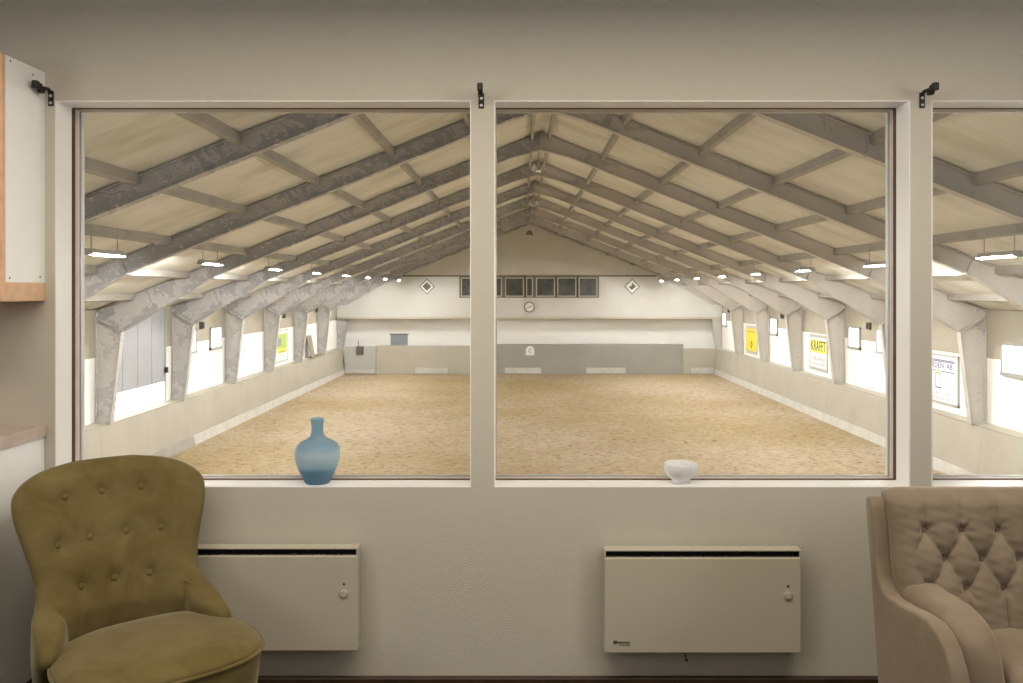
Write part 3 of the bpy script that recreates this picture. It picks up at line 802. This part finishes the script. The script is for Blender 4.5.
def speaker(s, y, h, label):
    x = HX(s*10.345)
    e = empty('loudspeaker', (x, y, HZ(h)), label, 'speaker', 'small dark boxes on the hall walls')
    MB().box(x, HX(s*10.25), y-.10, y+.10, HZ(h-.11), HZ(h+.11)).build('cabinet', M['dark_grey'], e, bevel=.01)
    MB().box(HX(s*10.25), HX(s*10.24), y-.08, y+.08, HZ(h-.085), HZ(h+.085)).build('grille', M['ink'], e)
speaker(1, 26.3, -1.08, 'small dark box on the right hall wall between two windows, the nearest')
speaker(1, 35.0, -1.02, 'small dark box on the right hall wall between the yellow and white posters')
speaker(1, 44.0, -1.0, 'small dark box on the right hall wall near the gable, the farthest')
speaker(-1, 26.2, -1.06, 'small dark box on the left hall wall beside the two windows, the nearest')
speaker(-1, 35.3, -1.02, 'small dark box on the left hall wall above the poster')
speaker(-1, 40.9, -.92, 'small dark box on the left hall wall near the gable, the farthest')
def poster(s, ya, yb, h0, h1, label, inside):
    x = HX(s*10.36); f = HX(s*10.335); 
    e = empty('poster', (x, (ya+yb)/2, HZ(h0)), label, 'poster', 'advertising boards on the hall walls')
    MB().box(x, f, ya+.03, yb-.03, HZ(h0+.03), HZ(h1-.03)).build('sheet', M['paper'], e)
    m = MB(); t = .05; g = HX(s*10.32)
    m.box(x, g, ya, ya+t, HZ(h0), HZ(h1)); m.box(x, g, yb-t, yb, HZ(h0), HZ(h1)); m.box(x, g, ya, yb, HZ(h1-t), HZ(h1)); m.box(x, g, ya, yb, HZ(h0), HZ(h0+t))
    m.build('frame', M['sign_frame'], e)
    inside(e, s, ya, yb, h0, h1, f)
def txd(s): return (0,-1,0) if s > 0 else (0,1,0)
def P_text(e, s, txt, y, h, size, width, mat, f, name='lettering'):
    MB().text(txt, size, (f-s*.004, y, HZ(h)), txd(s), (-s,0,0), width=width, depth=.004).build(name, mat, e)
def lantern(e, s, ya, yb, h0, h1, f):
    yc = (ya+yb)/2; fx = f-s*.003
    P_text(e, s, 'NORDEN  AB', yc+.02, h1-.30, .20, 1.45, M['ink_blue'], f)
    m = MB()
    for hh, a, b in ((h1-.155, -.80,.80), (h1-.19, -.80,.80), (h1-.44, -.80,-.1), (h1-.44, .15,.8)): m.box(f, fx, yc+a, yc+b, HZ(hh-.012), HZ(hh+.012))
    m.build('blue_rule', M['ink_blue'], e)
    m = MB(); c = yc+.02; t = .02
    m.box(f, fx, c-.15, c-.15+t, HZ(h0+.40), HZ(h0+.76)); m.box(f, fx, c+.15-t, c+.15, HZ(h0+.40), HZ(h0+.76)); m.box(f, fx, c-.15, c+.15, HZ(h0+.38), HZ(h0+.41))
    m.build('lantern_outline', M['ink_blue'], e)
    m = MB(); m.box(f, fx, c-.16, c+.16, HZ(h0+.745), HZ(h0+.78)); m.box(f, fx, c-.03, c+.03, HZ(h0+.78), HZ(h0+.88)); m.build('lantern_top', M['green'], e)
    P_text(e, s, 'Tel. 036 - 12 45', yc, h0+.26, .12, 1.2, M['ink_grey'], f); P_text(e, s, 'www.norden-ab.se', yc-.1, h0+.13, .09, 1.3, M['ink_grey'], f)
poster(1, 20.96, 22.98, -2.885, -1.62, 'white framed board with blue writing and a lantern, seen through the right window', lantern)
def krafft(e, s, ya, yb, h0, h1, f):
    yc = (ya+yb)/2; f2 = f-s*.004
    MB().box(f, f2, ya+.10, yb-.10, HZ(h1-.66), HZ(h1-.20)).build('yellow_field', M['lime'], e)
    m = MB(); m.text('KRAFFT', .54, (f2-s*.004, yc, HZ(h1-.43)), txd(s), (-s,0,0), width=1.5, depth=.004); m.build('lettering', M['ink'], e)
    m = MB()
    for hh in (h1-.06, h0+.06): m.box(f, f2, ya+.05, yb-.05, HZ(hh-.05), HZ(hh+.05))
    m.build('grey_bar', M['sign_frame'], e)
    P_text(e, s, 'Utfodring', yc, h0+.44, .22, 1.35, M['ink_grey'], f); P_text(e, s, 'med omtanke', yc, h0+.25, .15, 1.35, M['ink_grey'], f)
poster(1, 29.95, 31.76, -2.90, -1.59, 'white board with black letters on a yellow band, on the right hall wall', krafft)
def yel(e, s, ya, yb, h0, h1, f):
    yc = (ya+yb)/2; f2 = f-s*.004
    MB().box(f, f2, ya+.05, yb-.05, HZ(h0+.12), HZ(h1-.12)).build('yellow_field', M['yellow'], e)
    m = MB(); m.box(f, f2-s*.004, ya+.08, yb-.08, HZ(h1-.14), HZ(h1-.04)); m.box(f, f2-s*.004, ya+.08, yb-.08, HZ(h0+.06), HZ(h0+.15)); m.build('dark_bar', M['sign_frame'], e)
    m = MB(); k = f2-s*.004
    poly = [(yc-.20, HZ(h0+.46)), (yc, HZ(h0+.64)), (yc+.20, HZ(h0+.46)), (yc, HZ(h0+.27))]
    inn = [(yc+(a-yc)*.55, HZ(h0+.455)+(b-HZ(h0+.455))*.55) for a, b in poly]
    for i in range(4):
        j = (i+1) % 4; m.prism([poly[i], poly[j], inn[j], inn[i]], 'x', f2, k)
    m.build('emblem', M['ink'], e)
    P_text(e, s, 'HAST & RYTTARE', yc, h1-.30, .12, 1.3, M['brown_board'], f2)
poster(1, 38.85, 40.75, -2.95, -1.62, 'yellow advertising board with a dark diamond emblem on the right hall wall', yel)
def leftp(e, s, ya, yb, h0, h1, f):
    f2 = f-s*.004
    MB().box(f, f2, ya+.45, yb-.16, HZ(h1-.80), HZ(h1-.16)).build('green_picture', M['green'], e)
    MB().box(f2, f2-s*.003, ya+.5, ya+1.0, HZ(h1-.66), HZ(h1-.34)).build('blue_picture', M['grey_board'], e)
    MB().box(f, f2-s*.001, ya+.45, yb-.16, HZ(h1-.95), HZ(h1-.78)).build('yellow_field', M['lime'], e)
    P_text(e, s, 'RIDSPORT', (ya+yb)/2+.15, h0+.42, .14, 1.1, M['ink'], f); P_text(e, s, 'foder', (ya+yb)/2+.15, h0+.30, .12, .8, M['ink_grey'], f)
poster(-1, 34.0, 36.0, -2.92, -1.60, 'white framed poster with a green and yellow picture on the left hall wall', leftp)
e = empty('leaning_board', (HX(-10.15), 39.2, HZ(-3.088)), 'brown board standing on the left ledge beside a column near the gable', 'board')
MB().prism([(HX(-10.05), HZ(-3.088)), (HX(-10.10), HZ(-3.083)), (HX(-10.28), HZ(-2.05)), (HX(-10.23), HZ(-2.05))], 'y', 38.9, 39.6).build('panel', M['brown_board'], e)
MB().box(HX(-10.25), HX(-10.0), 38.9, 41.0, HZ(-3.08), HZ(-3.0)).build('foot_rail', M['brown_board'], e)

# left sheet-metal door with a daylit strip
e = empty('door_1', (HX(-10.3), 22, HZ(-2.95)), 'grey sheet metal door in the left hall wall with a glowing daylit lower strip', 'door', kind='structure')
ya, yb = 20.15, 23.45
m = MB()
for k in range(4):
    a = ya+(yb-ya)*k/4; b = ya+(yb-ya)*(k+1)/4
    MB().box(HX(-10.33), HX(-10.29), a+.015, b-.015, HZ(-2.49), HZ(-.50)).build('door_panel', M['door_metal'], e, bevel=.005)
    MB().box(HX(-10.33), HX(-10.295), a+.015, b-.015, HZ(-3.04), HZ(-2.50)).build('daylight_strip', M['door_glow'], e)
    if k: MB().box(HX(-10.335), HX(-10.30), a-.015, a+.015, HZ(-3.05), HZ(-.5)).build('door_seam', M['win_frame'], e)
m.box(HX(-10.34), HX(-10.27), ya-.06, ya, HZ(-3.06), HZ(-.5)); m.box(HX(-10.34), HX(-10.27), yb, yb+.06, HZ(-3.06), HZ(-.5)); m.build('door_frame', M['door_metal'], e)
MB().box(HX(-10.27), HX(-10.20), yb-.05, yb+.02, HZ(-2.25), HZ(-2.10)).build('door_handle', M['ink'], e)

# ------------------------------------------------------------------ gable furnishings
yg = 45.62
e = empty('booth_window', (XC, yg, HZ(-.36)), 'row of dark viewing windows high in the far gable', 'window')
xs = [(460.5,481),(483,502.5),(504.5,524.5),(525.5,533.5),(535.5,555.5),(556.6,576.8),(578,597.8)]
m = MB(); m.box(EX(459.3), EX(598.8), yg-.05, yg, HZ(-.36), HZ(-.30)); m.box(EX(459.3), EX(598.8), yg-.05, yg, HZ(.72), HZ(.78))
for a, b in xs:
    m.box(EX(a)-.06, EX(a)+.03, yg-.05, yg, HZ(-.3), HZ(.72)); m.box(EX(b)-.03, EX(b)+.06, yg-.05, yg, HZ(-.3), HZ(.72))
m.build('frame', M['trim_dark'], e)
for a, b in xs:
    q = ring(MB(), EX(a)+.03, EX(b)-.03, HZ(-.30), HZ(.72), .055, yg-.06, yg-.005).build('sash', M['trim_beige'], e)
    MB().box(EX(a)+.08, EX(b)-.08, yg-.03, yg-.015, HZ(-.25), HZ(.67)).build('pane', M['booth_glass'], q)
def diamond(px, label, diag=False):
    x, z = EX(px), HZ(.24)
    e = empty('diamond_sign', (x, yg, z), label, 'sign', 'diamond signs on the gable')
    def dm(r, y0, y1): return MB().prism([(x-r, z), (x, z-r), (x+r, z), (x, z+r)], 'y', y0, y1)
    dm(.42, yg-.03, yg).build('rim', M['trim_dark'], e); dm(.36, yg-.04, yg-.02).build('board', M['paper'], e); 
    if diag: MB().prism([(x-.18, z-.02), (x-.02, z-.18), (x+.2, z), (x, z+.2), (x-.02,z+.05)], 'y', yg-.05, yg-.035).build('symbol', M['trim_dark'], e)
    else: dm(.23, yg-.05, yg-.035).build('symbol', M['trim_dark'], e)
diamond(427, 'white diamond sign with a dark square, left of the booth windows')
diamond(632, 'white diamond sign with a dark arrow shape, right of the booth windows', True)
x, z = EX(529.3), HZ(-.86)
e = empty('wall_clock', (x, yg, z), 'round wall clock with a dark rim on the far gable', 'clock')
def disc(r, y0, y1, seg=28): return MB().prism([(x+r*math.cos(2*PI*k/seg), z+r*math.sin(2*PI*k/seg)) for k in range(seg)], 'y', y0, y1)
m = MB()
for k in range(28):
    a, b = 2*PI*k/28, 2*PI*(k+1)/28
    m.prism([(x+.29*math.cos(a), z+.29*math.sin(a)), (x+.29*math.cos(b), z+.29*math.sin(b)), (x+.235*math.cos(b), z+.235*math.sin(b)), (x+.235*math.cos(a), z+.235*math.sin(a))], 'y', yg-.09, yg)
m.build('rim', M['trim_dark'], e); disc(.24, yg-.05, yg-.01).build('face', M['paper'], e)
m = MB(); m.strip((x, z), (x+.15, z+.07), .03, yg-.07, yg-.055); m.build('hour_hand', M['ink'], e)
m = MB(); m.strip((x, z), (x-.18, z-.10), .022, yg-.075, yg-.06); m.build('minute_hand', M['ink'], e)
x, z = EX(530), HZ(-3.2); yk = ky(-3.2)-.02
e = empty('letter_sign', (x, yk, z), 'small white house-shaped letter sign on the grey far kickboard', 'sign')
MB().prism([(x-.23, z-.24), (x+.23, z-.24), (x+.23, z+.10), (x+.10, z+.25), (x-.10, z+.25), (x-.23, z+.10)], 'y', yk-.03, yk).build('board', M['paper'], e)
MB().text('C', .28, (x, yk-.034, z-.01), (1,0,0), (0,-1,0)).build('letter', M['ink'], e)
e = empty('hatch', (EX(398.5), Y1-.12, HZ(-2.95)), 'grey-blue hatch in the white recess above the far kickboard', 'hatch')
MB().box(EX(390)*1.01, EX(407)*1.01, Y1-.16, Y1-.101, HZ(-2.94), HZ(-2.38)).build('panel', M['grey_board'], e, bevel=.01)
MB().box(EX(389)*1.01, EX(408)*1.01, Y1-.19, Y1-.101, HZ(-2.38), HZ(-2.33)).build('lintel', M['trim_dark'], e)
centred(MB().prism([(HX(0)-.22, HZ(3.0)), (HX(0)+.22, HZ(3.0)), (HX(0)+.08, HZ(3.24)), (HX(0)-.08, HZ(3.24))], 'y', 45.52, 45.60), 'gable_vent', M['trim_dark'], 'small dark vent under the apex of the far gable', 'vent', (HX(0), 45.6, HZ(3.0)))

# ------------------------------------------------------------------ light, camera, view
def area(name, loc, rot, sx, sy, watts, col):
    l = bpy.data.lights.new(name, 'AREA'); l.shape = 'RECTANGLE'; l.size = sx; l.size_y = sy; l.energy = watts; l.color = col
    o = bpy.data.objects.new(name, l); COL.objects.link(o); o.location = loc; o.rotation_euler = rot; return o
area('ceiling_light', (.1, 1.80, CEIL-.04), (0,0,0), 3.4, .25, 50, (1.0,.90,.74))
area('back_fill_light', (0, -2.5, 1.9), (PI/2,0,0), 3.6, .8, 3, (1.0,.96,.88))  # added weak fill from behind the viewer; the back wall has no window
area('side_fill_light', (3.1, .35, 1.85), (PI/2,0,PI/2), 1.5, .8, 27, (.95,.97,1.0))  # added unseen light brightening the cabinet side and left window jambs
area('side_fill_light', (-2.7, .1, 1.85), (PI/2,0,-PI/2), 1.5, .8, 21, (.95,.97,1.0))  # its added counterpart for the jambs facing left; no side window is built
wd = bpy.data.worlds.new('world'); sc.world = wd; wd.use_nodes = True
wd.node_tree.nodes['Background'].inputs[0].default_value = (.75,.82,.95,1); wd.node_tree.nodes['Background'].inputs[1].default_value = .6
cam = bpy.data.cameras.new('camera'); co = bpy.data.objects.new('camera', cam); COL.objects.link(co)
cam.sensor_width = 36; cam.lens = 850/1023*36; cam.clip_start = .05; cam.clip_end = 200
cam.shift_x = -(521-511.5)/1023; cam.shift_y = -(341.5-291)/1023
co.location = (0, 0, CZ); co.rotation_euler = (PI/2, 0, 0)
sc.camera = co
sc.view_settings.view_transform = 'Standard'; sc.view_settings.look = 'None'
sc.view_settings.exposure = 0; sc.view_settings.gamma = 1; sc.view_settings.use_curve_mapping = False
